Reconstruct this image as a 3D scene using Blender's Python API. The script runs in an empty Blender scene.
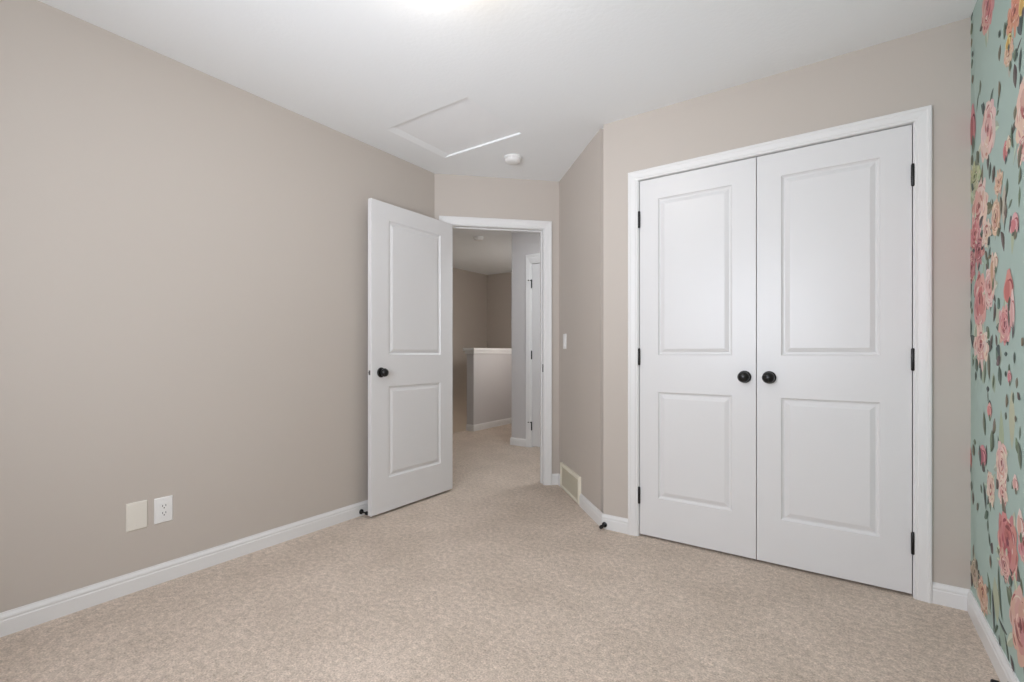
import bpy, math, random
from mathutils import Vector

S = bpy.context.scene
COL = S.collection

# ------------------------------------------------------------------ camera
cam = bpy.data.cameras.new('camera')
cam_ob = bpy.data.objects.new('camera', cam)
COL.objects.link(cam_ob)
cam.sensor_fit = 'HORIZONTAL'
cam.sensor_width = 36.0
cam.lens = 478.3 / 1024 * 36.0
cam.shift_y = (352.7 - 341.0) / 1024
cam.clip_start = 0.02
cam_ob.location = (0, 0, 1.0604)
cam_ob.rotation_euler = (math.radians(90), 0, 0.6085)
S.camera = cam_ob

# ------------------------------------------------------------------ world, exposure, daylight
world = bpy.data.worlds.new('sky')
S.world = world
world.use_nodes = True
bg = world.node_tree.nodes['Background']
bg.inputs[0].default_value = (0.80, 0.90, 1.0, 1)
bg.inputs[1].default_value = 1.2
S.view_settings.view_transform = 'Standard'
S.view_settings.look = 'None'
S.view_settings.gamma = 1.0
S.view_settings.use_curve_mapping = False
S.view_settings.exposure = 0.14


def area_light(name, loc, rot, sx, sy, power, colour):
    l = bpy.data.lights.new(name, 'AREA')
    l.shape = 'RECTANGLE'
    l.size, l.size_y = sx, sy
    l.energy = power
    l.color = colour
    o = bpy.data.objects.new(name, l)
    o.location = loc
    o.rotation_euler = rot
    COL.objects.link(o)
    return o


WINDOW_POWER = 39.5
CEIL_FILL_POWER = 3.2
CEIL_FILL_TILT = 15
CEIL_FILL_YAW = 20
CEIL_FILL_SPREAD = 60
LAMP_STRENGTH = 13.5
HALL_LAMP_STRENGTH = 85.0
NEAR_FILL_STRENGTH = 52.0
STAIR_FILL_STRENGTH = 45.0
WINDOW_X = -0.82
DAYLIGHT = (0.86, 0.90, 1.0)
# daylight coming through the rear window (the window itself is built below): the sky, plus an added beam to lighten the far ceiling corner
area_light('window_daylight', (WINDOW_X, -0.40, 1.45), (math.radians(90), 0, 0), 1.36, 1.12,
           WINDOW_POWER, DAYLIGHT)
area_light('ceiling_fill', (WINDOW_X, -0.395, 1.45), (math.radians(90 + CEIL_FILL_TILT), 0, math.radians(CEIL_FILL_YAW)), 1.36, 0.80,
           CEIL_FILL_POWER, DAYLIGHT).data.spread = math.radians(CEIL_FILL_SPREAD)

# ------------------------------------------------------------------ room numbers (metres)
H = 2.44
XL, YC, XR, YB = -2.594, 2.691, 0.4235, -0.34
LD = (XL, 2.680)
DS = (-1.892, 3.382)
SC = (-1.201, 2.691)
HALL_Y, HALL_X = 4.52, -3.155
WEST_X, NORTH_Y = -5.22, 6.72


# ------------------------------------------------------------------ materials
def lin(c):
    return tuple(((v / 255) / 12.92 if v / 255 <= 0.04045 else ((v / 255 + 0.055) / 1.055) ** 2.4) for v in c) + (1.0,)


def mat(name, rgb, rough=0.5, bump=0.0, scale=200.0, metal=0.0, spec=0.5, dist=0.001, mottle=0.0):
    m = bpy.data.materials.new(name)
    m.use_nodes = True
    nt = m.node_tree
    b = nt.nodes['Principled BSDF']
    b.inputs['Base Color'].default_value = lin(rgb)
    b.inputs['Roughness'].default_value = rough
    b.inputs['Metallic'].default_value = metal
    b.inputs['Specular IOR Level'].default_value = spec
    tc = nt.nodes.new('ShaderNodeTexCoord')
    if mottle:
        n = nt.nodes.new('ShaderNodeTexNoise')
        n.inputs['Scale'].default_value = 2.5
        n.inputs['Detail'].default_value = 4
        nt.links.new(tc.outputs['Object'], n.inputs['Vector'])
        r = nt.nodes.new('ShaderNodeValToRGB')
        lo = tuple(v * (1 - mottle) for v in lin(rgb)[:3]) + (1,)
        hi = tuple(min(1, v * (1 + mottle)) for v in lin(rgb)[:3]) + (1,)
        r.color_ramp.elements[0].color = lo
        r.color_ramp.elements[1].color = hi
        r.color_ramp.elements[0].position = 0.3
        r.color_ramp.elements[1].position = 0.7
        nt.links.new(n.outputs['Fac'], r.inputs['Fac'])
        nt.links.new(r.outputs['Color'], b.inputs['Base Color'])
    if bump:
        n = nt.nodes.new('ShaderNodeTexNoise')
        n.inputs['Scale'].default_value = scale
        n.inputs['Detail'].default_value = 3
        nt.links.new(tc.outputs['Object'], n.inputs['Vector'])
        bp = nt.nodes.new('ShaderNodeBump')
        bp.inputs['Strength'].default_value = bump
        bp.inputs['Distance'].default_value = dist
        nt.links.new(n.outputs['Fac'], bp.inputs['Height'])
        nt.links.new(bp.outputs['Normal'], b.inputs['Normal'])
    return m


def carpet_material():
    m = bpy.data.materials.new('carpet')
    m.use_nodes = True
    nt = m.node_tree
    L = nt.links.new
    b = nt.nodes['Principled BSDF']
    b.inputs['Roughness'].default_value = 1.0
    b.inputs['Specular IOR Level'].default_value = 0.05
    b.inputs['Sheen Weight'].default_value = 0.15
    tc = nt.nodes.new('ShaderNodeTexCoord')

    def noise(scale, detail, rough=0.6):
        n = nt.nodes.new('ShaderNodeTexNoise')
        n.inputs['Scale'].default_value = scale
        n.inputs['Detail'].default_value = detail
        n.inputs['Roughness'].default_value = rough
        L(tc.outputs['Object'], n.inputs['Vector'])
        return n

    def ramp(n, p0, c0, p1, c1):
        r = nt.nodes.new('ShaderNodeValToRGB')
        r.color_ramp.elements[0].position = p0
        r.color_ramp.elements[0].color = c0
        r.color_ramp.elements[1].position = p1
        r.color_ramp.elements[1].color = c1
        L(n.outputs['Fac'], r.inputs['Fac'])
        return r

    def mix(kind, fac, a, bb):
        x = nt.nodes.new('ShaderNodeMix')
        x.data_type = 'RGBA'
        x.blend_type = kind
        x.inputs[0].default_value = fac
        L(a, x.inputs[6])
        L(bb, x.inputs[7])
        return x.outputs[2]

    fine = noise(150, 4, 0.75)
    mid = noise(42, 3)
    big = noise(3.2, 4)
    c = ramp(fine, 0.33, lin(CARPET_LO), 0.67, lin(CARPET_HI))
    g1 = ramp(mid, 0.3, (0.80, 0.79, 0.77, 1), 0.7, (1.16, 1.16, 1.16, 1))
    g2 = ramp(big, 0.32, (0.90, 0.89, 0.87, 1), 0.68, (1.06, 1.06, 1.06, 1))
    col = mix('MULTIPLY', 1.0, c.outputs['Color'], g1.outputs['Color'])
    col = mix('MULTIPLY', 1.0, col, g2.outputs['Color'])
    L(col, b.inputs['Base Color'])
    b1 = nt.nodes.new('ShaderNodeBump')
    b1.inputs['Strength'].default_value = 0.7
    b1.inputs['Distance'].default_value = 0.006
    L(fine.outputs['Fac'], b1.inputs['Height'])
    b2 = nt.nodes.new('ShaderNodeBump')
    b2.inputs['Strength'].default_value = 0.5
    b2.inputs['Distance'].default_value = 0.012
    L(mid.outputs['Fac'], b2.inputs['Height'])
    L(b1.outputs['Normal'], b2.inputs['Normal'])
    L(b2.outputs['Normal'], b.inputs['Normal'])
    return m


def emission_mat(name, colour, strength):
    m = bpy.data.materials.new(name)
    m.use_nodes = True
    b = m.node_tree.nodes['Principled BSDF']
    b.inputs['Base Color'].default_value = (0.8, 0.8, 0.78, 1)
    b.inputs['Emission Color'].default_value = colour + (1,)
    b.inputs['Emission Strength'].default_value = strength
    return m


def attribute_mat(name, rough):
    m = bpy.data.materials.new(name)
    m.use_nodes = True
    nt = m.node_tree
    a = nt.nodes.new('ShaderNodeAttribute')
    a.attribute_name = 'ink'
    b = nt.nodes['Principled BSDF']
    b.inputs['Roughness'].default_value = rough
    b.inputs['Specular IOR Level'].default_value = 0.3
    nt.links.new(a.outputs['Color'], b.inputs['Base Color'])
    return m


CARPET_LO, CARPET_HI = (178, 160, 144), (241, 225, 210)
M_WALL = mat('taupe_wall_paint', (197, 188, 178.5), 0.55, 0.08, 260, spec=0.35, dist=0.0006)
M_CEIL = mat('ceiling_paint', (244, 246, 246), 0.9, 0.35, 55, spec=0.2, dist=0.0025)
M_TRIM = mat('white_trim_paint', (231, 230, 228), 0.35)
M_DOOR = mat('white_door_paint', (226, 225, 224), 0.33, 0.03, 90, dist=0.0004)
M_BLACK = mat('black_metal', (11, 11, 12), 0.32, spec=0.5)
M_RUBBER = mat('black_rubber', (14, 14, 15), 0.7)
M_PLASTIC = mat('white_plastic', (236, 235, 232), 0.35)
M_CREAM = mat('cream_plastic', (228, 223, 212), 0.4)
M_VENT = mat('cream_painted_metal', (234, 228, 210), 0.45)
M_VENT_IN = mat('vent_grille_metal', (214, 205, 184), 0.6)  # grille a darker beige than the frame
M_SLOT = mat('dark_slot', (40, 38, 36), 0.7)
M_STEEL = mat('brushed_steel', (120, 118, 116), 0.35, metal=0.9)
M_HALLWALL_LIT = mat('daylit_hall_wall_paint', (206, 203, 202), 0.55, 0.08, 260, spec=0.35, dist=0.0006)  # wall paint lightened and greyed to put the hall's daylight into its colour
M_CARPET = carpet_material()
M_HATCH = mat('hatch_board_paint', (246, 247, 247), 0.8, 0.15, 70, spec=0.2, dist=0.001)
M_PAPER = attribute_mat('floral_wallpaper', 0.6)
M_LAMP = emission_mat('lamp_glass', (1.0, 0.93, 0.86), LAMP_STRENGTH)
M_LAMP2 = emission_mat('hall_lamp_glass', (1.0, 0.95, 0.92), HALL_LAMP_STRENGTH)
M_STAIR_FILL = emission_mat('stair_fill_glow', (1.0, 0.86, 0.72), STAIR_FILL_STRENGTH)
M_HALL_FILL = emission_mat('hall_fill_glow', (0.90, 0.95, 1.0), NEAR_FILL_STRENGTH)


# ------------------------------------------------------------------ mesh builder
class MB:
    def __init__(self, frame=None):
        self.v, self.f, self.m = [], [], []
        self.frame = frame or (lambda s, n, z: (s, n, z))

    def add(self, verts, faces, mi=0):
        o = len(self.v)
        self.v += [self.frame(*p) for p in verts]
        self.f += [tuple(i + o for i in f) for f in faces]
        self.m += [mi] * len(faces)
        return self

    def box(self, a, b, mi=0, ch=0.0):
        (x0, x1), (y0, y1), (z0, z1) = [(min(p, q), max(p, q)) for p, q in zip(a, b)]
        if not ch:
            v = [(x0, y0, z0), (x1, y0, z0), (x1, y1, z0), (x0, y1, z0),
                 (x0, y0, z1), (x1, y0, z1), (x1, y1, z1), (x0, y1, z1)]
            f = [(3, 2, 1, 0), (4, 5, 6, 7), (0, 1, 5, 4), (1, 2, 6, 5), (2, 3, 7, 6), (3, 0, 4, 7)]
            return self.add(v, f, mi)
        v = []
        c = ch
        # 24 vertices: each corner has three, one pulled onto each face
        def k(ix, iy, iz, ax):
            return ((ix * 2 + iy) * 2 + iz) * 3 + ax
        for ix in (0, 1):
            for iy in (0, 1):
                for iz in (0, 1):
                    X = (x0, x1)[ix]; Y = (y0, y1)[iy]; Z = (z0, z1)[iz]
                    dx = c if ix == 0 else -c
                    dy = c if iy == 0 else -c
                    dz = c if iz == 0 else -c
                    v += [(X, Y + dy, Z + dz), (X + dx, Y, Z + dz), (X + dx, Y + dy, Z)]
        f = []
        for i in (0, 1):
            f.append((k(i, 0, 0, 0), k(i, 1, 0, 0), k(i, 1, 1, 0), k(i, 0, 1, 0)))
            f.append((k(0, i, 0, 1), k(1, i, 0, 1), k(1, i, 1, 1), k(0, i, 1, 1)))
            f.append((k(0, 0, i, 2), k(1, 0, i, 2), k(1, 1, i, 2), k(0, 1, i, 2)))
        for a_ in (0, 1):
            for b_ in (0, 1):
                f.append((k(a_, b_, 0, 0), k(a_, b_, 1, 0), k(a_, b_, 1, 1), k(a_, b_, 0, 1)))
                f.append((k(a_, 0, b_, 0), k(a_, 1, b_, 0), k(a_, 1, b_, 2), k(a_, 0, b_, 2)))
                f.append((k(0, a_, b_, 1), k(1, a_, b_, 1), k(1, a_, b_, 2), k(0, a_, b_, 2)))
        for ix in (0, 1):
            for iy in (0, 1):
                for iz in (0, 1):
                    f.append((k(ix, iy, iz, 0), k(ix, iy, iz, 1), k(ix, iy, iz, 2)))
        return self.add(v, f, mi)

    def lathe(self, origin, axis, prof, seg=32, mi=0):
        """prof: (distance along axis, radius) pairs; capped at both ends"""
        ax = Vector(axis).normalized()
        t = Vector((0, 0, 1)) if abs(ax.z) < 0.9 else Vector((1, 0, 0))
        u = ax.cross(t).normalized()
        w = ax.cross(u)
        o = Vector(origin)
        v, f = [], []
        for d, r in prof:
            for i in range(seg):
                a = 2 * math.pi * i / seg
                v.append(tuple(o + ax * d + (u * math.cos(a) + w * math.sin(a)) * r))
        for j in range(len(prof) - 1):
            for i in range(seg):
                i2 = (i + 1) % seg
                f.append((j * seg + i, j * seg + i2, (j + 1) * seg + i2, (j + 1) * seg + i))
        f.append(tuple(range(seg))[::-1])
        f.append(tuple((len(prof) - 1) * seg + i for i in range(seg)))
        return self.add(v, f, mi)

    def build(self, name, mats, parent=None, smooth=None):
        me = bpy.data.meshes.new(name)
        me.from_pydata(self.v, [], self.f)
        ms = mats if isinstance(mats, (list, tuple)) else [mats]
        for m in ms:
            me.materials.append(m)
        me.polygons.foreach_set('material_index', self.m)
        import bmesh
        bm = bmesh.new()
        bm.from_mesh(me)
        bmesh.ops.recalc_face_normals(bm, faces=bm.faces)
        bm.to_mesh(me)
        bm.free()
        if smooth is not None:
            me.polygons.foreach_set('use_smooth', [True] * len(me.polygons))
            me.set_sharp_from_angle(angle=math.radians(smooth))
        o = bpy.data.objects.new(name, me)
        COL.objects.link(o)
        if parent:
            o.parent = parent
        return o


def tag(o, label, cat, kind=None, group=None):
    o['label'] = label
    o['category'] = cat
    if kind:
        o['kind'] = kind
    if group:
        o['group'] = group
    return o


def empty(name, loc=(0, 0, 0), rz=0.0):
    o = bpy.data.objects.new(name, None)
    o.empty_display_size = 0.05
    COL.objects.link(o)
    o.location = loc
    o.rotation_euler = (0, 0, rz)
    return o


def wall_frame(a, b):
    """local wall axes: s along the wall, n out of its face into the room, z up"""
    dx, dy = b[0] - a[0], b[1] - a[1]
    l = math.hypot(dx, dy)
    dx, dy = dx / l, dy / l
    return (lambda s, n, z: (a[0] + dx * s + dy * n, a[1] + dy * s - dx * n, z)), l


def wall(name, a, b, label, t=0.115, openings=(), z0=0.0, z1=H, e0=0.0, e1=0.0, m=None):
    fr, l = wall_frame(a, b)
    w = MB(fr)
    s = -e0
    for (o0, o1, oz0, oz1) in openings:
        w.box((s, -t, z0), (o0, 0, z1))
        if oz0 > z0:
            w.box((o0, -t, z0), (o1, 0, oz0))
        w.box((o0, -t, oz1), (o1, 0, z1))
        s = o1
    w.box((s, -t, z0), (l + e1, 0, z1))
    return tag(w.build(name, m or M_WALL), label, 'wall', 'structure')


BASE_PROF = [(0, 0), (0.013, 0), (0.013, 0.056), (0.011, 0.060), (0.011, 0.064), (0.0125, 0.066), (0.0115, 0.072),
             (0.006, 0.082), (0.005, 0.087), (0, 0.087)]


def baseboard(name, a, b, label, runs):
    """runs: (s0, k0, s1, k1): k shifts the end by k * n, for mitres"""
    fr, l = wall_frame(a, b)
    w = MB(fr)
    for s0, k0, s1, k1 in runs:
        if s1 is None:
            s1 = l
        n = len(BASE_PROF)
        v = [(s0 + k0 * q, q, z) for q, z in BASE_PROF] + [(s1 + k1 * q, q, z) for q, z in BASE_PROF]
        f = [(i, (i + 1) % n, n + (i + 1) % n, n + i) for i in range(n)]
        f += [tuple(range(n)), tuple(range(n, 2 * n))]
        w.add(v, f)
    return tag(w.build(name, M_TRIM), label, 'baseboard', 'structure')


# casing profile: (distance from the inner edge, thickness)
CASE_PROF = [(0, 0), (0, 0.009), (0.004, 0.011), (0.012, 0.011), (0.016, 0.0135), (0.026, 0.0145), (0.044, 0.016),
             (0.050, 0.0185), (0.060, 0.0185), (0.065, 0.016), (0.065, 0)]


def casing(name, fr, s0, s1, ztop, label, width=0.065, head=None):
    left = right = True
    k, kh = width / 0.065, (head or width) / 0.065
    w = MB(fr)
    n = len(CASE_PROF)
    rings = []
    if left:
        rings.append([(s0 - d * k, t, 0.0) for d, t in CASE_PROF])
    rings.append([(s0 - d * k, t, ztop + d * kh) for d, t in CASE_PROF])
    rings.append([(s1 + d * k, t, ztop + d * kh) for d, t in CASE_PROF])
    if right:
        rings.append([(s1 + d * k, t, 0.0) for d, t in CASE_PROF])
    v = [q for r in rings for q in r]
    f = []
    for j in range(len(rings) - 1):
        f += [(j * n + i, j * n + (i + 1) % n, (j + 1) * n + (i + 1) % n, (j + 1) * n + i) for i in range(n)]
    f += [tuple(range(n)), tuple((len(rings) - 1) * n + i for i in range(n))]
    w.add(v, f)
    return tag(w.build(name, M_TRIM), label, 'door casing', 'structure')


PANEL_PROF = [(0.0, 0.0), (0.004, -0.006), (0.010, -0.0105), (0.017, -0.0105), (0.022, -0.0075), (0.037, -0.0015), (0.041, -0.0015)]


def door_leaf(w, h, t, panels, z0):
    """leaf in local axes: x 0..w, visible face y=0 looking -y, body to y=t; panels (x0, x1, z0, z1) moulded on both faces"""
    b = MB()
    c = 0.0015
    for side in (0, 1):
        def P(x, d, z):
            return (x, -d, z) if side == 0 else (x, t + d, z)
        xs0, xs1 = panels[0][0], panels[0][1]
        ps = sorted(panels, key=lambda q: q[2])
        quads = [(c, xs0, z0 + c, z0 + h - c), (xs1, w - c, z0 + c, z0 + h - c)]
        zz = z0 + c
        for q in ps:
            quads.append((xs0, xs1, zz, q[2]))
            zz = q[3]
        quads.append((xs0, xs1, zz, z0 + h - c))
        for (x0, x1, a, e) in quads:
            b.add([P(x0, 0, a), P(x1, 0, a), P(x1, 0, e), P(x0, 0, e)], [(0, 1, 2, 3)])
        for (x0, x1, a, e) in panels:
            v, f = [], []
            for d, y in PANEL_PROF:
                v += [P(x0 + d, y, a + d), P(x1 - d, y, a + d), P(x1 - d, y, e - d), P(x0 + d, y, e - d)]
            for j in range(len(PANEL_PROF) - 1):
                for i in range(4):
                    i2 = (i + 1) % 4
                    f.append((j * 4 + i, j * 4 + i2, j * 4 + 4 + i2, j * 4 + 4 + i))
            k = (len(PANEL_PROF) - 1) * 4
            f.append((k, k + 1, k + 2, k + 3))
            b.add(v, f)
    # edges with a small arris
    r = [(c, 0, c), (0, c, 0), (0, t - c, 0), (c, t, c)]
    def ring(d, y):
        return [(d, y, z0 + d), (w - d, y, z0 + d), (w - d, y, z0 + h - d), (d, y, z0 + h - d)]
    v = ring(c, 0) + ring(0, c) + ring(0, t - c) + ring(c, t)
    f = []
    for j in range(3):
        for i in range(4):
            i2 = (i + 1) % 4
            f.append((j * 4 + i, j * 4 + i2, j * 4 + 4 + i2, j * 4 + 4 + i))
    b.add(v, f)
    # merge matching vertices so that the leaf is one piece
    return b


def weld(o, d=1e-5):
    import bmesh
    bm = bmesh.new()
    bm.from_mesh(o.data)
    bmesh.ops.remove_doubles(bm, verts=bm.verts, dist=d)
    bmesh.ops.recalc_face_normals(bm, faces=bm.faces)
    bm.to_mesh(o.data)
    bm.free()


def orient_out(o):
    pass


def knob(parent, x, y, z, out, r=0.0275, rose=0.032, name='door_knob'):
    """ball knob on a round rose; out is +1/-1 along local y"""
    k = MB().lathe((x, y, z), (0, out, 0), [(0, rose), (0.003, rose), (0.007, rose - 0.004), (0.009, rose - 0.012)], 40)
    ro = k.build('rose', M_BLACK, None, 40)
    L = 0.058
    prof = [(0.006, 0.012), (0.026, 0.0115), (0.029, 0.015)]
    cy = L - r * 0.86
    for i in range(1, 12):
        a = math.pi * (0.22 + 0.78 * i / 11.0)
        prof.append((cy - math.cos(a) * r * 0.86, max(0.001, math.sin(a) * r)))
    b = MB().lathe((x, y, z), (0, out, 0), prof, 40).build(name, M_BLACK, parent, 40)
    ro.parent = b
    return b


def hinge(parent, x, y, z, h=0.09, out=-1, side=1):
    """barrel of five knuckles with finials and two thin leaves"""
    b = MB()
    r = 0.0068
    b.lathe((x, y, z - h / 2 - 0.004), (0, 0, 1), [(0, 0.003), (0.002, 0.0055), (0.004, r), (0.004 + h, r), (0.006 + h, 0.0055), (0.008 + h, 0.003)], 16)
    for k in range(1, 5):
        zz = z - h / 2 + h * k / 5
        b.lathe((x, y, zz - 0.0006), (0, 0, 1), [(0, r + 0.0006), (0.0012, r + 0.0006)], 16)
    b.box((x - 0.0015, y - out * 0.001, z - h / 2), (x + 0.0015, y - out * 0.02, z + h / 2))
    return b.build('hinge', M_BLACK, parent, 40)

# ================================================================== THE SETTING
f = MB()
f.box((-4.24, YB - 0.12, -0.2), (1.0, NORTH_Y + 0.1, 0.0))
floor = tag(f.build('floor', M_CARPET), 'beige cut pile carpet covering the whole floor', 'carpet', 'structure')

HX0, HX1, HY0, HY1 = -2.277, -1.675, 1.981, 2.505
c = MB()
cx0, cx1, cy0, cy1 = WEST_X - 0.12, 1.0, YB - 0.12, NORTH_Y + 0.12
CT = 0.011
RAMP = 0.05                                                # added slope left of the hatch, so its edge lights like the ceiling
c.box((cx0, cy0, H), (HX0 - RAMP, cy1, H + CT))
c.box((HX0 - RAMP, cy0, H), (HX0, HY0, H + CT))
c.box((HX0 - RAMP, HY1, H), (HX0, cy1, H + CT))
c.add([(HX0 - RAMP, HY0, H), (HX0, HY0, H + CT), (HX0 - RAMP, HY0, H + CT), (HX0 - RAMP, HY1, H), (HX0, HY1, H + CT), (HX0 - RAMP, HY1, H + CT)],
      [(0, 1, 2), (3, 5, 4), (0, 3, 4, 1), (1, 4, 5, 2), (2, 5, 3, 0)])
c.box((HX1, cy0, H), (cx1, cy1, H + CT))
c.box((HX0, cy0, H), (HX1, HY0, H + CT))
c.box((HX0, HY1, H), (HX1, cy1, H + CT))
tag(c.build('ceiling', M_CEIL), 'white lightly textured ceiling', 'ceiling', 'structure')

wall('wall_left', (XL, YB), LD, 'long taupe wall on the left with two electrical plates', e0=0.115, e1=0.048)
FD, LEN_D = wall_frame(LD, DS)
FS, LEN_S = wall_frame(DS, SC)
FC, LEN_C = wall_frame(SC, (XR, YC))
FL, LEN_L = wall_frame((XL, YB), LD)
FR, LEN_R = wall_frame((XR, YC), (XR, YB))
DOOR_S0, DOOR_S1, DOOR_Z = 0.100, 0.862, 2.048
wall('wall_doorway', LD, DS, 'short taupe angled wall around the open doorway', openings=[(DOOR_S0 - 0.018, DOOR_S1 + 0.018, 0, DOOR_Z + 0.018)], e1=0.115)
wall('wall_corner', DS, SC, 'short taupe angled wall with the light switch and cream vent', e0=0.0, e1=-0.048)
CD0, CD1, CDZ = -0.979 + 1.201, 0.241 + 1.201, 2.055       # closet opening in wall coordinates
wall('wall_closet', SC, (XR, YC), 'taupe wall around the white double closet doors', openings=[(CD0 - 0.018, CD1 + 0.018, 0, CDZ + 0.018)], e0=0.0, e1=0.115)
WX0, WX1, WZ0, WZ1 = XR - WINDOW_X - 0.72, XR - WINDOW_X + 0.72, 0.85, 2.05
wall('wall_rear', (XR, YB), (XL, YB), 'taupe wall with the window behind the viewer', openings=[(WX0, WX1, WZ0, WZ1)], e0=0.115, e1=0.0)

# closet interior, dark behind the doors
w = MB()
w.box((-1.15, YC + 0.7, 0), (XR + 0.115, YC + 0.75, H))
w.box((XR + 0.115, YC, 0), (XR + 0.165, YC + 0.75, H))
w.box((-1.2, YC + 0.12, 0), (-1.15, YC + 0.75, H))
tag(w.build('wall_closet_inner', M_WALL), 'inner walls of the closet behind the double doors', 'wall', 'structure')

# hall and stairwell
wall('wall_hall', (HALL_X, HALL_Y), (-1.2, HALL_Y), 'daylight-greyed hall wall seen through the doorway, with a white door', openings=[(0.275 - 0.018, 0.275 + 0.762 + 0.018, 0, 2.056 + 0.018)], m=M_HALLWALL_LIT)
wall('wall_hall_side', (HALL_X, NORTH_Y), (HALL_X, HALL_Y - 0.0), 'side of the hall wall turning away beyond the doorway', e1=-0.115)
wall('wall_stair_end', (WEST_X, NORTH_Y), (HALL_X, NORTH_Y), 'dim far wall at the end of the stairwell', z0=-2.6, e0=0.115)
wall('wall_stair_side', (WEST_X, 2.6), (WEST_X, NORTH_Y), 'dim brown long wall of the stairwell, far left through the doorway', z0=-2.6, e0=0.115)
wall('wall_stair_near', (-2.66, 2.6), (WEST_X, 2.6), 'near wall of the hall hidden behind the open door', z0=-2.6)
wall('wall_hall_end', (-1.2, HALL_Y), (-1.2, 3.4), 'end wall of the hall hidden behind the doorway wall')
w = MB()
w.box((WEST_X, 2.6, -2.75), (HALL_X, NORTH_Y, -2.6))
tag(w.build('floor_lower', M_CARPET), 'carpeted lower landing down the stairwell', 'carpet', 'structure')
w = MB()
w.box((-4.235, 2.6, -2.6), (-4.20, NORTH_Y, -0.2))
tag(w.build('wall_stair_lower', M_WALL), 'wall below the hall floor inside the stairwell', 'wall', 'structure')

# half wall with its cap
hw = MB().box((-4.235, 5.0, 0.0), (-4.115, NORTH_Y, 1.052)).build('wall_half', M_HALLWALL_LIT)
tag(hw, 'low daylight-greyed half wall beside the stairwell under a white cap', 'half wall', 'structure')
w = MB()
w.box((-4.255, 4.980, 1.045), (-4.095, NORTH_Y, 1.085), ch=0.004)
w.box((-4.275, 4.960, 1.085), (-4.075, NORTH_Y, 1.124), ch=0.004)
tag(w.build('trim_1', M_TRIM), 'white stepped cap rail on top of the half wall', 'cap rail', 'structure')
w = MB(lambda s, n, z: (-4.115 + n, s, z))
n_ = len(BASE_PROF)
w.add([(5.0 - q, q, z) for q, z in BASE_PROF] + [(NORTH_Y, q, z) for q, z in BASE_PROF],
      [(i, (i + 1) % n_, n_ + (i + 1) % n_, n_ + i) for i in range(n_)] + [tuple(range(n_)), tuple(range(n_, 2 * n_))])
w.frame = lambda s, n, z: (s, 5.0 - n, z)
w.add([(-4.235, q, z) for q, z in BASE_PROF] + [(-4.115 + q, q, z) for q, z in BASE_PROF],
      [(i, (i + 1) % n_, n_ + (i + 1) % n_, n_ + i) for i in range(n_)] + [tuple(range(n_)), tuple(range(n_, 2 * n_))])
tag(w.build('baseboard_half', M_TRIM), 'white baseboard at the foot of the low half wall', 'baseboard', 'structure')

# baseboards
t22 = math.tan(math.radians(22.5))
baseboard('baseboard_left', (XL, YB), LD, 'long white baseboard along the left wall', [(0, 1, None, -t22)])
baseboard('baseboard_doorway', LD, DS, 'tiny white baseboard between the doorway casing and the vent wall', [(0.0, t22, 0.034, 0), (DOOR_S1 + 0.0665, 0, None, -1)])
VENT0, VENT1 = 0.085, 0.555
baseboard('baseboard_corner', DS, SC, 'short white baseboard running from the cream vent to the corner', [(0, 1, VENT0 - 0.001, 0), (VENT1 + 0.001, 0, None, t22)])
baseboard('baseboard_closet', SC, (XR, YC), 'white baseboard stubs on both sides of the closet doors', [(0, -t22, CD0 - 0.0605, 0), (CD1 + 0.0605, 0, None, -1)])
baseboard('baseboard_right', (XR, YC), (XR, YB), 'white baseboard under the floral wallpaper', [(0, 1, None, -1)])
baseboard('baseboard_rear', (XR, YB), (XL, YB), 'white baseboard of the rear wall', [(0, 1, None, -1)])
FH, _ = wall_frame((HALL_X, HALL_Y), (-1.2, HALL_Y))
baseboard('baseboard_hall', (HALL_X, HALL_Y), (-1.2, HALL_Y), 'short white baseboard left of the white hall door', [(0, -1, 0.203, 0), (1.109, 0, None, 0)])
FHS, _ = wall_frame((HALL_X, NORTH_Y), (HALL_X, HALL_Y))
baseboard('baseboard_hall_side', (HALL_X, NORTH_Y), (HALL_X, HALL_Y), 'white baseboard turning away round the hall corner', [(0, 0, None, 1)])

# casings and jambs
casing('trim_2', FC, CD0 - 0.004, CD1 + 0.004, CDZ + 0.001, 'white moulded casing framing the double closet doors', 0.057, 0.053)
casing('trim_3', FD, DOOR_S0 - 0.005, DOOR_S1 + 0.005, DOOR_Z + 0.005, 'white moulded casing framing the open doorway', 0.061, 0.060)
casing('trim_4', FH, 0.275 - 0.005, 0.275 + 0.762 + 0.005, 2.056 + 0.003, 'white casing of the hall door seen through the doorway', 0.065, 0.100)


def jamb(name, fr, s0, s1, zt, label, t=0.115, stop=-0.045):
    w = MB(fr)
    w.box((s0 - 0.018, -t, 0), (s0, 0, zt + 0.018))
    w.box((s1, -t, 0), (s1 + 0.018, 0, zt + 0.018))
    w.box((s0, -t, zt), (s1, 0, zt + 0.018))
    if stop is not None:
        w.box((s0, stop - 0.034, 0), (s0 + 0.010, stop, zt), ch=0.002)
        w.box((s1 - 0.010, stop - 0.034, 0), (s1, stop, zt), ch=0.002)
        w.box((s0 + 0.010, stop - 0.030, zt - 0.010), (s1 - 0.010, stop, zt), ch=0.002)
    return tag(w.build(name, M_TRIM), label, 'door jamb', 'structure')


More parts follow.
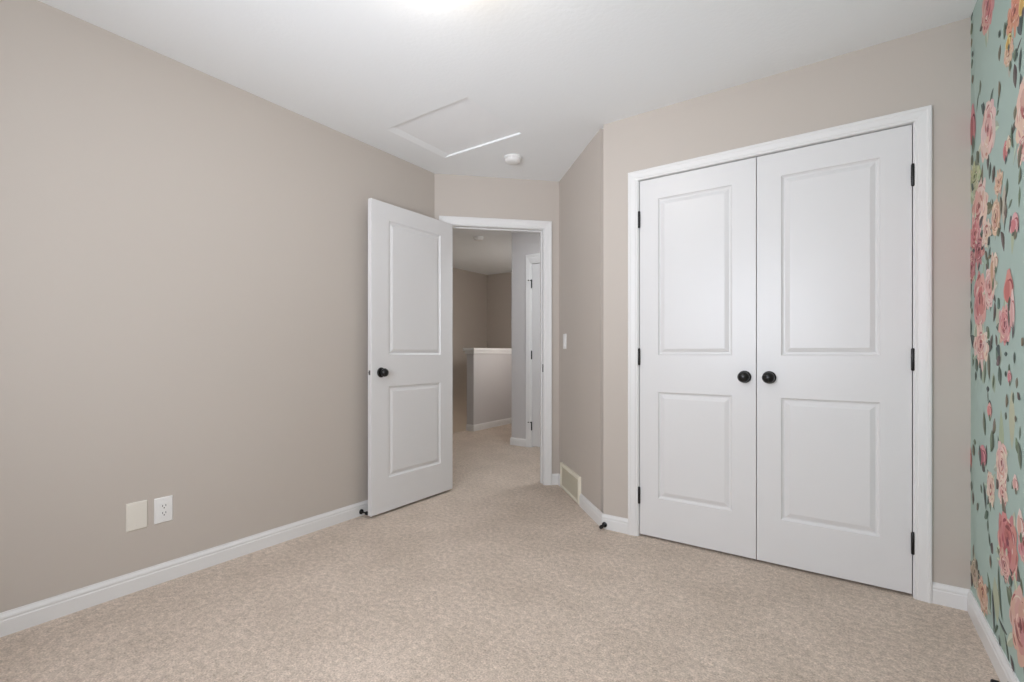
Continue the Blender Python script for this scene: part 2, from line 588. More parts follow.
j1 = jamb('trim_5', FD, DOOR_S0, DOOR_S1, DOOR_Z, 'white jamb lining the open doorway with a black strike plate')
sp = MB(FD)
sp.box((DOOR_S1 - 0.0012, -0.034, 0.906), (DOOR_S1 + 0.001, -0.004, 0.968))
sp.box((DOOR_S1 - 0.0020, -0.026, 0.922), (DOOR_S1 + 0.0005, -0.012, 0.952))
o = sp.build('strike_plate', M_BLACK, j1)
o['label'] = 'small black strike plate'
jamb('trim_6', FC, CD0, CD1, CDZ, 'white jamb hidden behind the closet doors', stop=-0.040)
jamb('trim_7', FH, 0.275, 0.275 + 0.762, 2.056, 'white jamb of the hall door seen through the doorway')
casing_back = MB(lambda s, n, z: FD(s, -0.115 - n, z))

# ------------------------------------------------------------------ doors
ZU0, ZU1, ZL0, ZL1 = 1.046, 1.934, 0.236, 0.838
LW = (CD1 - CD0) / 2 - 0.0045


def door(name, loc, rz, w, h, z0, mx, label, cat='door'):
    r = empty(name, loc, rz)
    tag(r, label, cat, 'structure')
    lf = door_leaf(w, h, 0.035, [(mx[0], w - mx[1], ZU0, ZU1), (mx[0], w - mx[1], ZL0, ZL1)], z0).build('door_leaf', M_DOOR, r)
    weld(lf)
    return r


def hinges(root, x, y, zs, finger=0):
    for z in zs:
        hinge(root, x, y, z)


# closet pair; the face is 6 mm behind the wall face
yd = YC + 0.003
seam = (-0.979 + 0.241) / 2
d2 = door('door_2', (-0.979 + 0.003, yd, 0), 0, LW, 2.038, 0.013, (0.106, 0.112), 'left leaf of the white double closet doors', 'closet door')
knob(d2, LW - 0.053, 0.0, 0.937, -1, 0.0285, 0.0315)
hinges(d2, -0.001, -0.0085, (1.829, 1.037, 0.238))
d3 = door('door_3', (seam + 0.0015, yd, 0), 0, LW, 2.038, 0.013, (0.108, 0.110), 'right leaf of the white double closet doors', 'closet door')
knob(d3, 0.056, 0.0, 0.937, -1, 0.0285, 0.0315)
hinges(d3, LW + 0.002, -0.0085, (1.829, 1.031, 0.237))

# open bedroom door, standing parallel to the left wall: local x runs +y, visible face looks +x
d1 = door('door_1', (-2.475, 1.986, 0), math.radians(90), 0.769, 2.030, 0.016, (0.143, 0.133), 'white two panel bedroom door standing open against the left wall')
# local y = 0 face looks local -y = world +x
knob(d1, 0.078, 0.0, 0.932, -1, 0.0275, 0.0325)
knob(d1, 0.078, 0.035, 0.932, 1, 0.0275, 0.0325)
lp = MB()
lp.box((-0.0008, 0.010, 0.917), (0.001, 0.025, 0.947))
lp.lathe((0.0, 0.0175, 0.932), (-1, 0, 0), [(0, 0.0065), (0.005, 0.006), (0.007, 0.004)], 16)
o = lp.build('latch_plate', M_STEEL, d1)
o['label'] = 'small grey metal latch plate'
hinges(d1, 0.774, 0.043, (1.83, 1.035, 0.24))

# hall door, closed, hinged on its left
d4 = door('door_4', (HALL_X + 0.275 + 0.003, HALL_Y + 0.002, 0), 0, 0.756, 2.036, 0.016, (0.130, 0.130), 'closed white door in the hall with black hinges, seen through the doorway')
for z in (1.83, 1.035, 0.24):
    hh = hinge(d4, -0.001, -0.0085, z)
    if z != 1.035:
        pin = MB().box((-0.036, -0.014, z + 0.036), (0.004, -0.006, z + 0.046), ch=0.001)
        pin.lathe((-0.034, -0.010, z + 0.041), (0, -1, 0), [(0, 0.004), (0.010, 0.004), (0.012, 0.007), (0.018, 0.006)], 12)
        p_ = pin.build('pin_stop', M_BLACK, hh)

# ------------------------------------------------------------------ rear window (source of the daylight)
FB, _ = wall_frame((XR, YB), (XL, YB))
wr = empty('window_1', FB((WX0 + WX1) / 2, 0, WZ0))
tag(wr, 'white framed window in the wall behind the viewer', 'window', 'structure')
ox, oy, oz = FB((WX0 + WX1) / 2, 0, WZ0)
w = MB(lambda s, n, z: (-(s), n, z))
hwid = (WX1 - WX0) / 2
hh_ = WZ1 - WZ0
for a, b in (((-hwid, -0.11, 0), (-hwid + 0.05, -0.03, hh_)), ((hwid - 0.05, -0.11, 0), (hwid, -0.03, hh_)),
             ((-hwid + 0.05, -0.11, 0), (hwid - 0.05, -0.03, 0.05)), ((-hwid + 0.05, -0.11, hh_ - 0.05), (hwid - 0.05, -0.03, hh_)),
             ((-0.025, -0.11, 0.05), (0.025, -0.05, hh_ - 0.05))):
    w.box(a, b)
w.build('window_frame', M_TRIM, wr)
w = MB(lambda s, n, z: (-(s), n, z)).box((-hwid - 0.04, -0.03, -0.03), (hwid + 0.04, 0.03, 0.0), ch=0.004)
w.build('window_sill', M_TRIM, wr)

# ================================================================== THINGS
# attic hatch resting on the ceiling board around its opening
h_ = MB().box((HX0 - 0.08, HY0 - 0.03, H + CT), (HX1 + 0.03, HY1 + 0.03, H + CT + 0.019), ch=0.001)
tag(h_.build('attic_hatch', M_HATCH), 'square white attic hatch board recessed in the ceiling', 'hatch')


def smoke_detector(x, y, r, label):
    e = empty('smoke_detector', (x, y, H))
    tag(e, label, 'smoke detector', group=None)
    MB().lathe((0, 0, 0), (0, 0, -1), [(0, r), (0.010, r), (0.013, r * 0.97)], 48).build('base_ring', M_PLASTIC, e, 40)
    b = MB()
    b.lathe((0, 0, -0.013), (0, 0, -1), [(0, r * 0.86), (0.004, r * 0.86), (0.004, r * 0.92), (0.014, r * 0.90), (0.022, r * 0.78), (0.027, r * 0.55), (0.029, r * 0.2)], 48)
    for k in range(24):
        a = 2 * math.pi * k / 24
        ca, sa = math.cos(a), math.sin(a)
        b.lathe((ca * r * 0.885, sa * r * 0.885, -0.013), (0, 0, -1), [(0, 0.0022), (0.005, 0.0022)], 6)
    b.build('sensor_dome', M_PLASTIC, e, 40)
    MB().lathe((r * 0.3, -r * 0.3, -0.036), (0, 0, -1), [(0, r * 0.16), (0.004, r * 0.16), (0.006, r * 0.1)], 20).build('test_button', M_PLASTIC, e, 40)
    return e


smoke_detector(-1.925, 2.775, 0.062, 'round white smoke detector on the bedroom ceiling beyond the hatch')
smoke_detector(-3.60, 4.47, 0.060, 'small smoke detector on the dim hall ceiling seen through the doorway')


def lamp(x, y, z, r, m, label, drop=0.075):
    e = empty('ceiling_light', (x, y, z))
    tag(e, label, 'lamp')
    MB().lathe((0, 0, 0), (0, 0, -1), [(0, r * 0.9), (0.012, r * 0.94), (0.02, r * 0.9)], 48).build('lamp_base', M_PLASTIC, e, 40)
    prof = [(0.018, r * 0.86)] + [(0.02 + drop * math.sin(a), max(0.002, r * 0.97 * math.cos(a))) for a in [k * math.pi / 2 / 10 for k in range(11)]]
    MB().lathe((0, 0, 0), (0, 0, -1), prof, 48).build('lamp_shade', m, e, 60)
    return e


lamp(-1.09, 1.20, H, 0.16, M_LAMP, 'round glass ceiling light in the middle of the bedroom', 0.13)
lamp(-2.02, 3.68, H, 0.15, M_HALL_FILL, 'added fill light on the hall ceiling just behind the doorway wall')  # added lamp, stands in for daylight on the hall wall and door



def unseen_wall_light(p, direction, m, label):
    e = empty('unseen_wall_light', p)
    tag(e, label, 'lamp')
    MB().lathe((0, 0, 0), direction, [(0, 0.06), (0.012, 0.06), (0.018, 0.05)], 32).build('lamp_base', M_PLASTIC, e, 40)
    MB().lathe((0, 0, 0), direction, [(0.016, 0.05)] + [(0.02 + 0.06 * math.sin(k * math.pi / 20), max(0.002, 0.075 * math.cos(k * math.pi / 20))) for k in range(11)], 32).build('lamp_shade', m, e, 60)


unseen_wall_light((-4.235, 5.75, -0.65), (-1, 0, 0), M_STAIR_FILL, 'added fill light low in the stairwell below the hall floor')  # added lamp, stands in for light coming up from downstairs
unseen_wall_light((HALL_X, 5.45, 1.35), (-1, 0, 0), M_LAMP2, 'unseen light on the hall wall round the corner, brightening the half wall')  # unseen lamp behind the ceiling glow, set low to brighten the half wall


# plates on the left wall: local x along the wall, y into the room
def plate_frame(fr, s, z):
    p = fr(s, 0, z)
    q = fr(s + 1, 0, z)
    return p, math.atan2(q[1] - p[1], q[0] - p[0])


def plate_mb(w, h, t):
    b = MB()
    # faces the room: local -y
    v, f = [], []
    for d, y in ((0, 0), (0, -t * 0.45), (0.004, -t)):
        v += [(-w / 2 + d, y, -h / 2 + d), (w / 2 - d, y, -h / 2 + d), (w / 2 - d, y, h / 2 - d), (-w / 2 + d, y, h / 2 - d)]
    for j in range(2):
        for i in range(4):
            i2 = (i + 1) % 4
            f.append((j * 4 + i, j * 4 + i2, j * 4 + 4 + i2, j * 4 + 4 + i))
    f += [(0, 1, 2, 3), (8, 9, 10, 11)]
    b.add(v, f)
    return b


def screw(parent, x, z, y, m):
    return MB().lathe((x, y, z), (0, -1, 0), [(0, 0.0034), (0.0012, 0.0032), (0.0016, 0.002)], 14).build('screw', m, parent, 40)


p, rz = plate_frame(FL, 0.794 - YB, 0.333)
e = empty('blank_wall_plate', p, rz)
tag(e, 'blank cream wall plate on the left wall, left of the power outlet', 'wall plate')
plate_mb(0.079, 0.124, 0.006).build('plate', M_CREAM, e)
screw(e, 0, 0.042, -0.006, M_CREAM)
screw(e, 0, -0.042, -0.006, M_CREAM)

p, rz = plate_frame(FL, 0.896 - YB, 0.333)
e = empty('power_outlet', p, rz)
tag(e, 'white duplex power outlet low on the left wall beside the blank plate', 'outlet')
plate_mb(0.073, 0.117, 0.006).build('plate', M_PLASTIC, e)
rc = MB().box((-0.0168, -0.0085, -0.0335), (0.0168, -0.005, 0.0335), ch=0.0008).build('receptacle', M_PLASTIC, e)
for zc in (0.0165, -0.0165):
    MB().box((-0.0075, -0.0088, zc - 0.001), (-0.0052, -0.008, zc + 0.0085)).build('slot', M_SLOT, rc)
    MB().box((0.0052, -0.0088, zc), (0.0075, -0.008, zc + 0.0085)).build('slot', M_SLOT, rc)
    MB().lathe((0, -0.0080, zc - 0.0065), (0, -1, 0), [(0, 0.0026), (0.0008, 0.0026)], 12).build('ground_hole', M_SLOT, rc)
screw(e, 0, 0.048, -0.006, M_PLASTIC)
screw(e, 0, -0.048, -0.006, M_PLASTIC)

p, rz = plate_frame(FS, 0.165, 1.148)
e = empty('light_switch', p, rz)
tag(e, 'white rocker light switch on the short wall beside the doorway', 'light switch')
plate_mb(0.072, 0.117, 0.0065).build('plate', M_PLASTIC, e)
rk = MB()
rk.add([(-0.0165, -0.005, -0.0335), (0.0165, -0.005, -0.0335), (0.0165, -0.005, 0.0335), (-0.0165, -0.005, 0.0335),
        (-0.0165, -0.0125, -0.0335), (0.0165, -0.0125, -0.0335), (0.0165, -0.0085, 0.0), (-0.0165, -0.0085, 0.0),
        (0.0165, -0.0075, 0.0335), (-0.0165, -0.0075, 0.0335)],
       [(3, 2, 1, 0), (0, 1, 5, 4), (4, 5, 6, 7), (7, 6, 8, 9), (9, 8, 2, 3), (1, 2, 8, 6, 5), (0, 4, 7, 9, 3)])
rk.build('rocker', M_PLASTIC, e)
screw(e, 0, 0.048, -0.0065, M_PLASTIC)
screw(e, 0, -0.048, -0.0065, M_PLASTIC)

# cream return-air vent standing on the floor against the angled wall
VC = (VENT0 + VENT1) / 2
p, rz = plate_frame(FS, VC, 0.0)
e = empty('air_vent', p, rz)
tag(e, 'cream metal air vent low on the short wall beside the doorway', 'vent')
VW, VH0, VH1, VT = (VENT1 - VENT0) / 2, 0.004, 0.198, 0.019
fb = 0.026
w = MB()
ringo = [(0.0, 0.0), (0.0, -VT * 0.6), (0.005, -VT), (fb - 0.004, -VT), (fb, -VT + 0.006), (fb, 0.0)]
v, fc = [], []
for d, y in ringo:
    v += [(-VW + d, y, VH0 + d), (VW - d, y, VH0 + d), (VW - d, y, VH1 - d), (-VW + d, y, VH1 - d)]
for j in range(len(ringo)):
    j2 = (j + 1) % len(ringo)
    for i in range(4):
        i2 = (i + 1) % 4
        fc.append((j * 4 + i, j * 4 + i2, j2 * 4 + i2, j2 * 4 + i))
w.add(v, fc)
w.build('vent_frame', M_VENT, e)
w = MB()
w.box((-VW + fb - 0.001, -0.002, VH0 + fb - 0.001), (VW - fb + 0.001, 0.0, VH1 - fb + 0.001))
n_sl = 15
for k in range(n_sl):
    zc = VH0 + fb + (VH1 - VH0 - 2 * fb) * (k + 0.5) / n_sl
    x0, x1 = -VW + fb - 0.001, VW - fb + 0.001
    w.add([(x0, -0.002, zc + 0.004), (x1, -0.002, zc + 0.004), (x1, -0.0135, zc - 0.003), (x0, -0.0135, zc - 0.003),
           (x0, -0.002, zc + 0.0028), (x1, -0.002, zc + 0.0028), (x1, -0.0135, zc - 0.0042), (x0, -0.0135, zc - 0.0042)],
          [(0, 1, 2, 3), (7, 6, 5, 4), (0, 4, 5, 1), (1, 5, 6, 2), (2, 6, 7, 3), (3, 7, 4, 0)])
o = w.build('grille', M_VENT_IN, e)
o['label'] = 'darker beige louvred grille'
for sx in (-1, 1):
    screw(e, sx * (VW - 0.013), (VH0 + VH1) / 2, -VT, M_VENT)


def door_stop(p, direction, length, label):
    """black stop: flange on the baseboard, rod and rubber tip"""
    e = empty('door_stop', p)
    tag(e, label, 'door stop')
    MB().lathe((0, 0, 0), direction, [(0, 0.016), (0.004, 0.016), (0.008, 0.011), (0.010, 0.007)], 24).build('flange', M_BLACK, e, 40)
    MB().lathe((0, 0, 0), direction, [(0.006, 0.005), (length - 0.016, 0.005)], 16).build('rod', M_BLACK, e, 40)
    MB().lathe((0, 0, 0), direction, [(length - 0.020, 0.008), (length - 0.018, 0.0115), (length - 0.003, 0.0115), (length, 0.009)], 24).build('rubber_tip', M_RUBBER, e, 40)
    return e


door_stop((XL + 0.013, 1.990, 0.028), (1, 0, 0), 0.068, 'small black door stop on the left baseboard behind the open door')
door_stop((-1.187, YC - 0.013, 0.027), (0, -1, 0), 0.058, 'small black door stop on the baseboard corner left of the closet')
door_stop((XR - 0.013, 2.052, 0.044), (-1, 0, 0), 0.042, 'black door stop on the baseboard below the floral wallpaper')

ROSES = [
    (2.403, 2.314, 0.103, 0.094, 'pink'), (2.068, 2.096, 0.094, 0.055, 'salmon'), (1.969, 1.752, 0.102, 0.109, 'pale'), (2.403, 1.862, 0.118, 0.119, 'pale'),
    (2.545, 1.619, 0.151, 0.1, 'pale'), (2.614, 1.529, 0.107, 0.072, 'pink'), (2.545, 1.453, 0.101, 0.054, 'dusk'), (2.528, 1.251, 0.116, 0.123, 'pink'),
    (2.374, 1.291, 0.086, 0.078, 'pale'), (2.178, 1.15, 0.083, 0.065, 'pink'), (2.511, 1.082, 0.131, 0.068, 'pale'), (2.215, 0.691, 0.08, 0.079, 'pale'),
    (2.359, 0.581, 0.064, 0.064, 'cream'), (2.202, 0.601, 0.06, 0.046, 'pale'), (2.144, 0.451, 0.125, 0.108, 'red'), (1.978, 0.505, 0.056, 0.064, 'pink'),
    (2.007, 0.252, 0.127, 0.117, 'blush'), (2.614, 1.759, 0.107, 0.052, 'green'), (2.291, 1.522, 0.066, 0.068, 'peach'), (2.252, 1.63, 0.057, 0.04, 'peach'),
    (2.132, 2.008, 0.056, 0.041, 'peach'), (2.479, 0.153, 0.095, 0.064, 'peach'), (2.614, 0.184, 0.071, 0.064, 'beige'), (1.988, 1.655, 0.057, 0.041, 'pale'),
    (2.418, 1.496, 0.075, 0.047, 'cream'), (2.669, 1.405, 0.075, 0.065, 'dusk'), (2.178, 0.371, 0.071, 0.045, 'blush')]
BUDS = [
    (2.65, 1.972, 0.055, 0.073, 'dusk'), (2.167, 1.708, 0.029, 0.029, 'red'), (2.068, 1.449, 0.047, 0.03, 'pink'), (2.331, 1.349, 0.034, 0.049, 'peach'),
    (2.132, 1.261, 0.056, 0.047, 'red'), (2.374, 0.853, 0.036, 0.025, 'pink'), (2.479, 0.673, 0.063, 0.037, 'dusk'), (2.693, 0.623, 0.029, 0.037, 'red'),
    (2.121, 0.984, 0.024, 0.019, 'pink'), (2.057, 0.664, 0.031, 0.021, 'pale'), (2.007, 0.554, 0.039, 0.035, 'pale'), (2.132, 1.718, 0.028, 0.022, 'cream'),
    (1.988, 2.073, 0.038, 0.026, 'yellow'), (2.132, 2.04, 0.034, 0.019, 'yellow'), (2.291, 1.371, 0.033, 0.027, 'cream'), (2.089, 1.186, 0.027, 0.055, 'pale')]
LEAVES = [
    (2.663, 2.457, 2.674, 2.414, 0.023), (2.674, 2.402, 2.663, 2.355, 0.023), (2.678, 2.345, 2.678, 2.308, 0.017), (2.645, 2.278, 2.656, 2.256, 0.018),
    (2.669, 2.256, 2.669, 2.216, 0.019), (2.65, 2.184, 2.65, 2.148, 0.018), (2.403, 2.229, 2.403, 2.204, 0.016), (2.232, 2.133, 2.247, 2.114, 0.016),
    (2.233, 2.085, 2.246, 2.035, 0.019), (2.175, 2.127, 2.182, 2.073, 0.014), (2.032, 2.072, 2.002, 1.991, 0.03), (2.049, 1.977, 2.065, 1.943, 0.026),
    (1.997, 1.982, 2.057, 1.96, 0.005), (1.999, 1.954, 2.015, 1.886, 0.011), (2.076, 1.942, 2.059, 1.861, 0.021), (2.109, 1.97, 2.122, 1.942, 0.013),
    (2.523, 2.103, 2.533, 2.046, 0.017), (2.246, 1.97, 2.246, 1.909, 0.015), (2.541, 2.069, 2.582, 2.001, 0.01), (2.462, 1.994, 2.481, 1.954, 0.017),
    (2.052, 1.807, 2.073, 1.767, 0.017), (2.65, 1.94, 2.65, 1.875, 0.018), (2.271, 1.881, 2.271, 1.865, 0.017), (2.248, 1.924, 2.269, 1.879, 0.005),
    (2.425, 1.867, 2.41, 1.767, 0.007), (2.097, 1.767, 2.08, 1.687, 0.011), (2.121, 1.741, 2.132, 1.729, 0.011), (1.99, 1.67, 2.025, 1.605, 0.018),
    (2.661, 1.865, 2.676, 1.817, 0.033), (2.579, 1.847, 2.545, 1.789, 0.029), (2.365, 1.738, 2.382, 1.679, 0.019), (2.307, 1.708, 2.329, 1.652, 0.02),
    (2.487, 1.717, 2.503, 1.692, 0.027), (2.641, 1.741, 2.659, 1.718, 0.028), (2.149, 1.615, 2.161, 1.557, 0.017), (2.007, 1.606, 2.027, 1.559, 0.013),
    (2.018, 1.553, 2.026, 1.49, 0.011), (2.229, 1.58, 2.224, 1.513, 0.012), (2.362, 1.602, 2.371, 1.554, 0.014), (2.149, 1.518, 2.184, 1.513, 0.026),
    (2.094, 1.535, 2.138, 1.515, 0.008), (2.157, 1.58, 2.176, 1.534, 0.007), (2.169, 1.513, 2.188, 1.452, 0.009), (2.105, 1.488, 2.127, 1.437, 0.01),
    (2.04, 1.461, 2.024, 1.415, 0.008), (2.083, 1.431, 2.083, 1.418, 0.013), (2.439, 1.513, 2.427, 1.485, 0.02), (2.374, 1.473, 2.403, 1.45, 0.016),
    (2.228, 1.461, 2.189, 1.388, 0.018), (2.252, 1.481, 2.252, 1.45, 0.023), (2.366, 1.436, 2.395, 1.391, 0.014), (2.44, 1.433, 2.41, 1.395, 0.014),
    (2.41, 1.404, 2.41, 1.346, 0.019), (2.374, 1.409, 2.374, 1.395, 0.029), (2.688, 1.363, 2.688, 1.281, 0.019), (2.688, 1.273, 2.688, 1.24, 0.023),
    (2.669, 1.244, 2.669, 1.216, 0.019), (2.688, 1.199, 2.688, 1.125, 0.017), (2.352, 1.268, 2.366, 1.205, 0.014), (2.303, 1.235, 2.319, 1.167, 0.015),
    (2.267, 1.245, 2.237, 1.209, 0.02), (2.139, 1.202, 2.126, 1.138, 0.009), (2.388, 1.151, 2.418, 1.112, 0.03), (2.334, 1.122, 2.357, 1.074, 0.014),
    (2.295, 1.123, 2.274, 1.078, 0.013), (1.978, 1.103, 1.997, 1.08, 0.014), (2.329, 1.387, 2.334, 1.311, 0.007), (2.697, 1.096, 2.697, 1.014, 0.017),
    (2.647, 1.059, 2.654, 1.003, 0.018), (2.593, 1.038, 2.565, 0.987, 0.026), (2.516, 1.014, 2.507, 0.953, 0.016), (2.596, 0.988, 2.596, 0.949, 0.014),
    (2.436, 1.034, 2.46, 0.944, 0.018), (2.388, 1.063, 2.374, 0.963, 0.019), (2.291, 1.075, 2.239, 1.038, 0.032), (2.26, 1.048, 2.244, 1.018, 0.029),
    (2.252, 1.016, 2.227, 0.95, 0.025), (2.311, 0.983, 2.325, 0.934, 0.01), (2.167, 1.064, 2.167, 1.048, 0.019), (2.068, 1.063, 2.068, 1.026, 0.011),
    (2.124, 1.025, 2.141, 0.999, 0.013), (2.167, 1.002, 2.167, 0.982, 0.012), (2.041, 0.986, 2.053, 0.952, 0.014), (2.021, 0.941, 2.033, 0.922, 0.017),
    (2.083, 0.94, 2.083, 0.903, 0.012), (2.152, 0.929, 2.159, 0.884, 0.014), (2.163, 0.87, 2.17, 0.844, 0.014), (2.057, 0.871, 2.057, 0.849, 0.01),
    (2.403, 0.94, 2.403, 0.918, 0.022), (2.401, 0.922, 2.39, 0.88, 0.004), (2.374, 0.892, 2.374, 0.856, 0.022), (2.46, 0.84, 2.436, 0.755, 0.02),
    (2.304, 0.835, 2.331, 0.776, 0.02), (2.334, 0.79, 2.357, 0.709, 0.028), (2.014, 0.844, 2.02, 0.802, 0.009), (2.029, 0.795, 2.005, 0.716, 0.018),
    (2.032, 0.787, 2.062, 0.773, 0.025), (2.533, 0.706, 2.507, 0.627, 0.02), (2.421, 0.724, 2.43, 0.642, 0.018), (2.643, 0.693, 2.621, 0.648, 0.022),
    (2.614, 0.717, 2.614, 0.693, 0.023), (2.252, 0.63, 2.278, 0.597, 0.019), (2.085, 0.671, 2.103, 0.639, 0.012), (2.467, 0.579, 2.43, 0.484, 0.015),
    (2.516, 0.558, 2.49, 0.53, 0.013), (2.669, 0.538, 2.669, 0.497, 0.019), (2.65, 0.502, 2.65, 0.445, 0.02), (2.572, 0.47, 2.551, 0.452, 0.022),
    (2.382, 0.54, 2.365, 0.495, 0.014), (2.427, 0.483, 2.409, 0.456, 0.033), (2.403, 0.456, 2.403, 0.412, 0.013), (2.382, 0.415, 2.365, 0.37, 0.009),
    (2.365, 0.379, 2.326, 0.361, 0.021), (2.365, 0.342, 2.354, 0.297, 0.014), (2.082, 0.446, 2.095, 0.362, 0.027), (2.117, 0.366, 2.104, 0.333, 0.022),
    (2.115, 0.332, 2.128, 0.295, 0.019), (2.252, 0.348, 2.202, 0.176, 0.012), (2.412, 0.264, 2.365, 0.14, 0.019), (2.586, 0.25, 2.572, 0.208, 0.021),
    (2.541, 0.223, 2.548, 0.167, 0.02), (2.669, 0.163, 2.669, 0.106, 0.019), (2.634, 0.293, 2.648, 0.224, 0.013), (2.338, 0.232, 2.311, 0.084, 0.011),
    (2.258, 0.17, 2.149, 0.162, 0.008), (2.257, 0.141, 2.299, 0.093, 0.008), (2.186, 0.155, 2.126, 0.039, 0.011), (2.11, 0.119, 2.068, 0.062, 0.013),
    (2.362, 0.077, 2.329, 0.023, 0.011), (2.244, 0.116, 2.21, 0.035, 0.01), (2.007, 0.399, 1.988, 0.348, 0.014)]
PALE_LEAVES = [
    (2.116, 1.968, 2.127, 1.924, 0.017), (2.44, 2.233, 2.425, 2.174, 0.008), (2.311, 0.285, 2.271, 0.144, 0.04), (2.239, 0.169, 2.19, 0.061, 0.031),
    (2.464, 0.141, 2.433, 0.066, 0.039), (2.239, 1.083, 2.239, 1.016, 0.019), (2.479, 1.033, 2.479, 0.943, 0.032), (2.329, 0.99, 2.307, 0.921, 0.027),
    (2.596, 1.17, 2.596, 1.067, 0.035), (2.099, 1.456, 2.099, 1.363, 0.016), (2.099, 0.945, 2.099, 0.759, 0.032), (2.227, 0.871, 2.252, 0.667, 0.031),
    (2.184, 1.604, 2.196, 1.477, 0.03), (2.265, 1.228, 2.265, 1.127, 0.032)]

# ================================================================== floral wallpaper (printed pattern of the right wall)
random.seed(7)
TEAL = (175, 196, 187)
PAL = {  # outer petals, inner petals, strokes
    'pink': [(222, 172, 166), (205, 132, 132), (160, 84, 88)],
    'salmon': [(222, 170, 146), (205, 138, 112), (150, 84, 70)],
    'pale': [(234, 212, 200), (218, 172, 162), (176, 98, 98)],
    'dusk': [(206, 150, 148), (176, 106, 110), (120, 66, 70)],
    'red': [(216, 152, 146), (196, 112, 112), (150, 70, 76)],
    'blush': [(226, 186, 174), (210, 156, 148), (158, 92, 92)],
    'cream': [(232, 214, 196), (216, 186, 166), (178, 112, 106)],
    'green': [(196, 200, 166), (170, 178, 140), (112, 120, 86)],
    'peach': [(224, 196, 172), (206, 162, 138), (154, 102, 84)],
    'beige': [(204, 190, 168), (170, 154, 136), (104, 92, 84)],
    'yellow': [(222, 204, 140), (206, 172, 96), (160, 112, 66)],
}
LEAF = [(84, 100, 88), (100, 112, 92), (72, 84, 78), (112, 106, 88), (92, 84, 78)]
PALE_LEAF = [(176, 186, 162), (186, 190, 168), (166, 182, 162)]


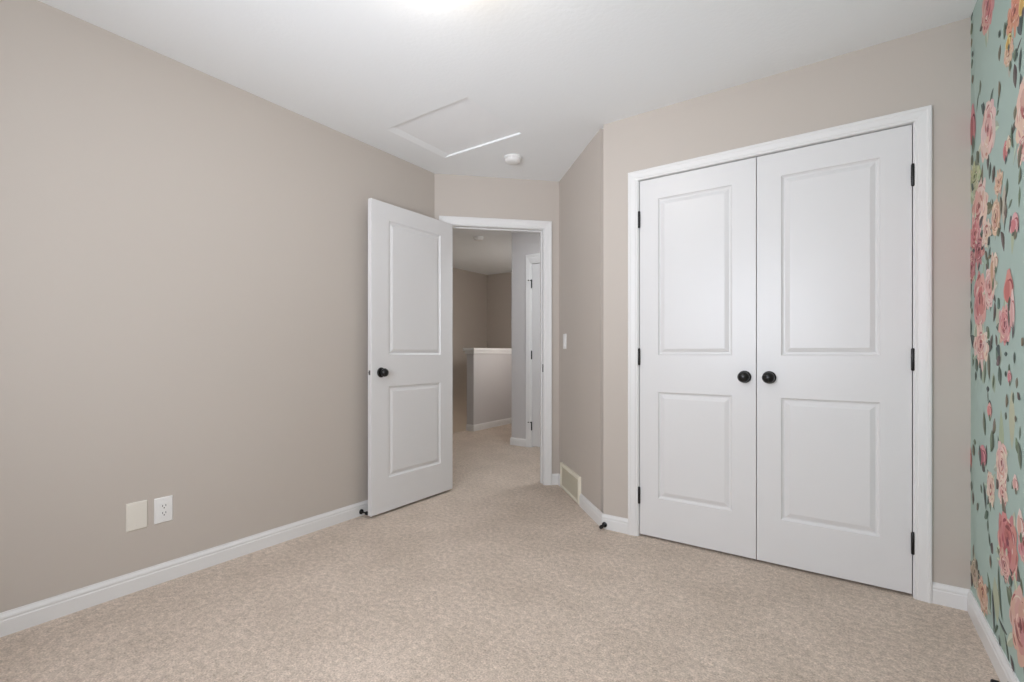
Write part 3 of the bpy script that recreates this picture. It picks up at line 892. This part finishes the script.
class Paper:
    def __init__(self):
        self.v, self.f, self.c = [], [], []
        self.k = 0

    def poly(self, pts, rgb, jitter=6):
        self.k += 1
        x = XR - 0.0002 - self.k * 8.0e-7
        rgb = tuple(max(0, min(255, q + random.uniform(-jitter, jitter))) for q in rgb)
        o = len(self.v)
        for y, z in pts:
            self.v.append((x, max(YB + 0.002, min(YC - 0.0005, y)), max(0.02, min(H - 0.0005, z))))
        self.f.append(tuple(range(o, o + len(pts)))[::-1])
        self.c.append(lin(rgb))

    def blob(self, y, z, a, b, ang, rgb, n=14, rough=0.12, point=0.0):
        pts = []
        ph = random.uniform(0, 6.28)
        for i in range(n):
            t = 2 * math.pi * i / n
            r = 1 + rough * math.sin(3 * t + ph) * 0.6 + random.uniform(-rough, rough) * 0.4
            px, pz = a * math.cos(t) * r, b * math.sin(t) * r
            if point and math.sin(t) > 0.9:
                pz *= 1 + point
            pts.append((y + px * math.cos(ang) - pz * math.sin(ang), z + px * math.sin(ang) + pz * math.cos(ang)))
        self.poly(pts, rgb)

    def leaf(self, y0, z0, y1, z1, w, rgb=None, vein=True):
        rgb = rgb or random.choice(LEAF)
        dy, dz = y1 - y0, z1 - z0
        l = math.hypot(dy, dz) or 1e-6
        ny, nz = -dz / l, dy / l
        bend = random.uniform(-0.12, 0.12) * l
        def P(t, q):
            c = bend * 4 * t * (1 - t)
            return (y0 + dy * t + ny * (q + c), z0 + dz * t + nz * (q + c))
        ts = [0, .15, .35, .55, .75, .9, 1]
        ws = [0.08, .55, .95, 1.0, .7, .35, 0.02]
        self.poly([P(t, w * k) for t, k in zip(ts, ws)] + [P(t, -w * k) for t, k in list(zip(ts, ws))[::-1]], rgb)
        if vein and w > 0.006:
            lt = tuple(q + 26 for q in rgb)
            self.poly([P(t, w * k * 0.9) for t, k in zip(ts, ws)] + [P(t, w * 0.1 * k) for t, k in list(zip(ts, ws))[::-1]], lt)

    def stroke(self, y, z, r, a0, a1, w, rgb, sq=1.0):
        n = 9
        inn, out = [], []
        for i in range(n):
            t = i / (n - 1)
            a = a0 + (a1 - a0) * t
            ww = w * math.sin(math.pi * (0.08 + 0.84 * t))
            out.append((y + (r + ww) * math.cos(a), z + (r + ww) * math.sin(a) * sq))
            inn.append((y + (r - ww) * math.cos(a), z + (r - ww) * math.sin(a) * sq))
        self.poly(out + inn[::-1], rgb)

    def rose(self, y, z, a, b, pal):
        o, i, s = PAL[pal]
        base = random.uniform(0, 6.28)
        U = random.uniform
        mean = lambda p, q, t: tuple(u * (1 - t) + v_ * t for u, v_ in zip(p, q))
        if a > 0.06:                                           # foliage showing behind the bloom
            for k in range(5):
                t = base + k * 1.26 + U(-0.4, 0.4)
                r0, r1 = 0.6, U(1.15, 1.55)
                self.leaf(y + a * r0 * math.cos(t), z + b * r0 * math.sin(t), y + a * r1 * math.cos(t + U(-.2, .2)), z + b * r1 * math.sin(t + U(-.2, .2)),
                          a * U(0.10, 0.20), random.choice(PALE_LEAF if k % 2 else LEAF))
        for k in range(9):                                     # outer petals, each with a darker fold
            t = base + k * 2 * math.pi / 9 + U(-0.15, 0.15)
            r = U(0.50, 0.66)
            py_, pz_ = y + a * r * math.cos(t), z + b * r * math.sin(t)
            self.blob(py_, pz_, a * U(0.30, 0.44), b * U(0.30, 0.44), t, mean(o, i, U(0, 0.45)), rough=0.22)
            self.stroke(y + a * 0.15 * math.cos(t), z + b * 0.15 * math.sin(t), a * U(0.45, 0.70), t - U(0.2, 0.5), t + U(0.1, 0.5), a * U(0.03, 0.07), mean(i, s, U(0.0, 0.8)), b / a)
        for k in range(7):                                     # inner petals
            t = base + 0.5 + k * 2 * math.pi / 7
            r = U(0.22, 0.40)
            self.blob(y + a * r * math.cos(t), z + b * r * math.sin(t) + b * 0.05, a * U(0.20, 0.34), b * U(0.22, 0.36), t, mean(o, i, U(0.2, 1.1)), rough=0.25)
        for k in range(8):                                     # folded heart of the bloom
            t = base + k * U(0.9, 1.5)
            self.stroke(y + a * U(-.06, .06), z + b * 0.06 + b * U(-.06, .06), a * (0.08 + 0.06 * k), t, t + U(0.8, 1.7), a * U(0.03, 0.075), mean(i, s, U(0.3, 1.15)), b / a)
        self.blob(y, z + b * 0.08, a * 0.12, b * 0.13, 0, mean(s, (70, 50, 48), 0.25), rough=0.3)
        for k in range(7):                                     # pale petal rims
            t = U(0, 6.28)
            self.stroke(y, z, a * U(0.3, 0.9), t, t + U(0.4, 1.0), a * U(0.02, 0.05), mean(o, (240, 228, 214), 0.6), b / a)

    def bud(self, y, z, a, b, pal):
        o, i, s = PAL[pal]
        self.blob(y, z, a, b, 0, o, point=0.25)
        self.blob(y + a * 0.25, z - b * 0.1, a * 0.55, b * 0.8, 0, i)
        self.stroke(y - a * 0.2, z, a * 0.6, 1.2, 4.2, a * 0.10, s, b / max(a, 1e-4))
        self.leaf(y, z - b * 1.5, y - a * 0.3, z - b * 0.5, a * 0.35)


pp = Paper()
# plain wall body first
wv = [(XR, YC, 0), (XR, YB, 0), (XR, YB, H), (XR, YC, H), (XR + 0.115, YC, 0), (XR + 0.115, YB, 0), (XR + 0.115, YB, H), (XR + 0.115, YC, H)]
wf = [(0, 1, 2, 3), (7, 6, 5, 4), (0, 3, 7, 4), (1, 5, 6, 2), (3, 2, 6, 7), (0, 4, 5, 1)]
pp.v += wv
pp.f += wf
pp.c += [lin(TEAL)] * len(wf)
for q in PALE_LEAVES:
    pp.leaf(*q, rgb=random.choice(PALE_LEAF), vein=False)
for q in LEAVES[::2]:
    pp.leaf(*q)
for q in ROSES:
    pp.rose(*q)
for q in BUDS:
    pp.bud(*q)
for q in LEAVES[1::2]:
    pp.leaf(*q)
# the same print carries on towards the viewer, beyond the edge of the photograph
shift = 0.80
for rep in (1, 2, 3):
    pp.k = 400 * rep
    dz = (0.55, 1.2, 1.75)[rep - 1]
    def move(y, z):
        return y - shift * rep + 0.02, (z + dz) % 2.42
    for q in LEAVES:
        y0, z0 = move(q[0], q[1])
        if YB < y0 < 1.85:
            pp.leaf(y0, z0, y0 + q[2] - q[0], z0 + q[3] - q[1], q[4])
    for q in ROSES:
        y0, z0 = move(q[0], q[1])
        if YB < y0 < 1.75:
            pp.rose(y0, z0, q[2], q[3], q[4])
    for q in BUDS:
        y0, z0 = move(q[0], q[1])
        if YB < y0 < 1.75:
            pp.bud(y0, z0, q[2], q[3], q[4])
me = bpy.data.meshes.new('wall_right')
me.from_pydata(pp.v, [], pp.f)
ca = me.color_attributes.new('ink', 'FLOAT_COLOR', 'CORNER')
li = 0
buf = []
for poly, col in zip(me.polygons, pp.c):
    buf += list(col) * poly.loop_total
ca.data.foreach_set('color', buf)
me.materials.append(M_PAPER)
wr_ = bpy.data.objects.new('wall_right', me)
COL.objects.link(wr_)
tag(wr_, 'right wall in teal wallpaper printed with pink roses and dark leaves', 'wallpapered wall', 'structure')
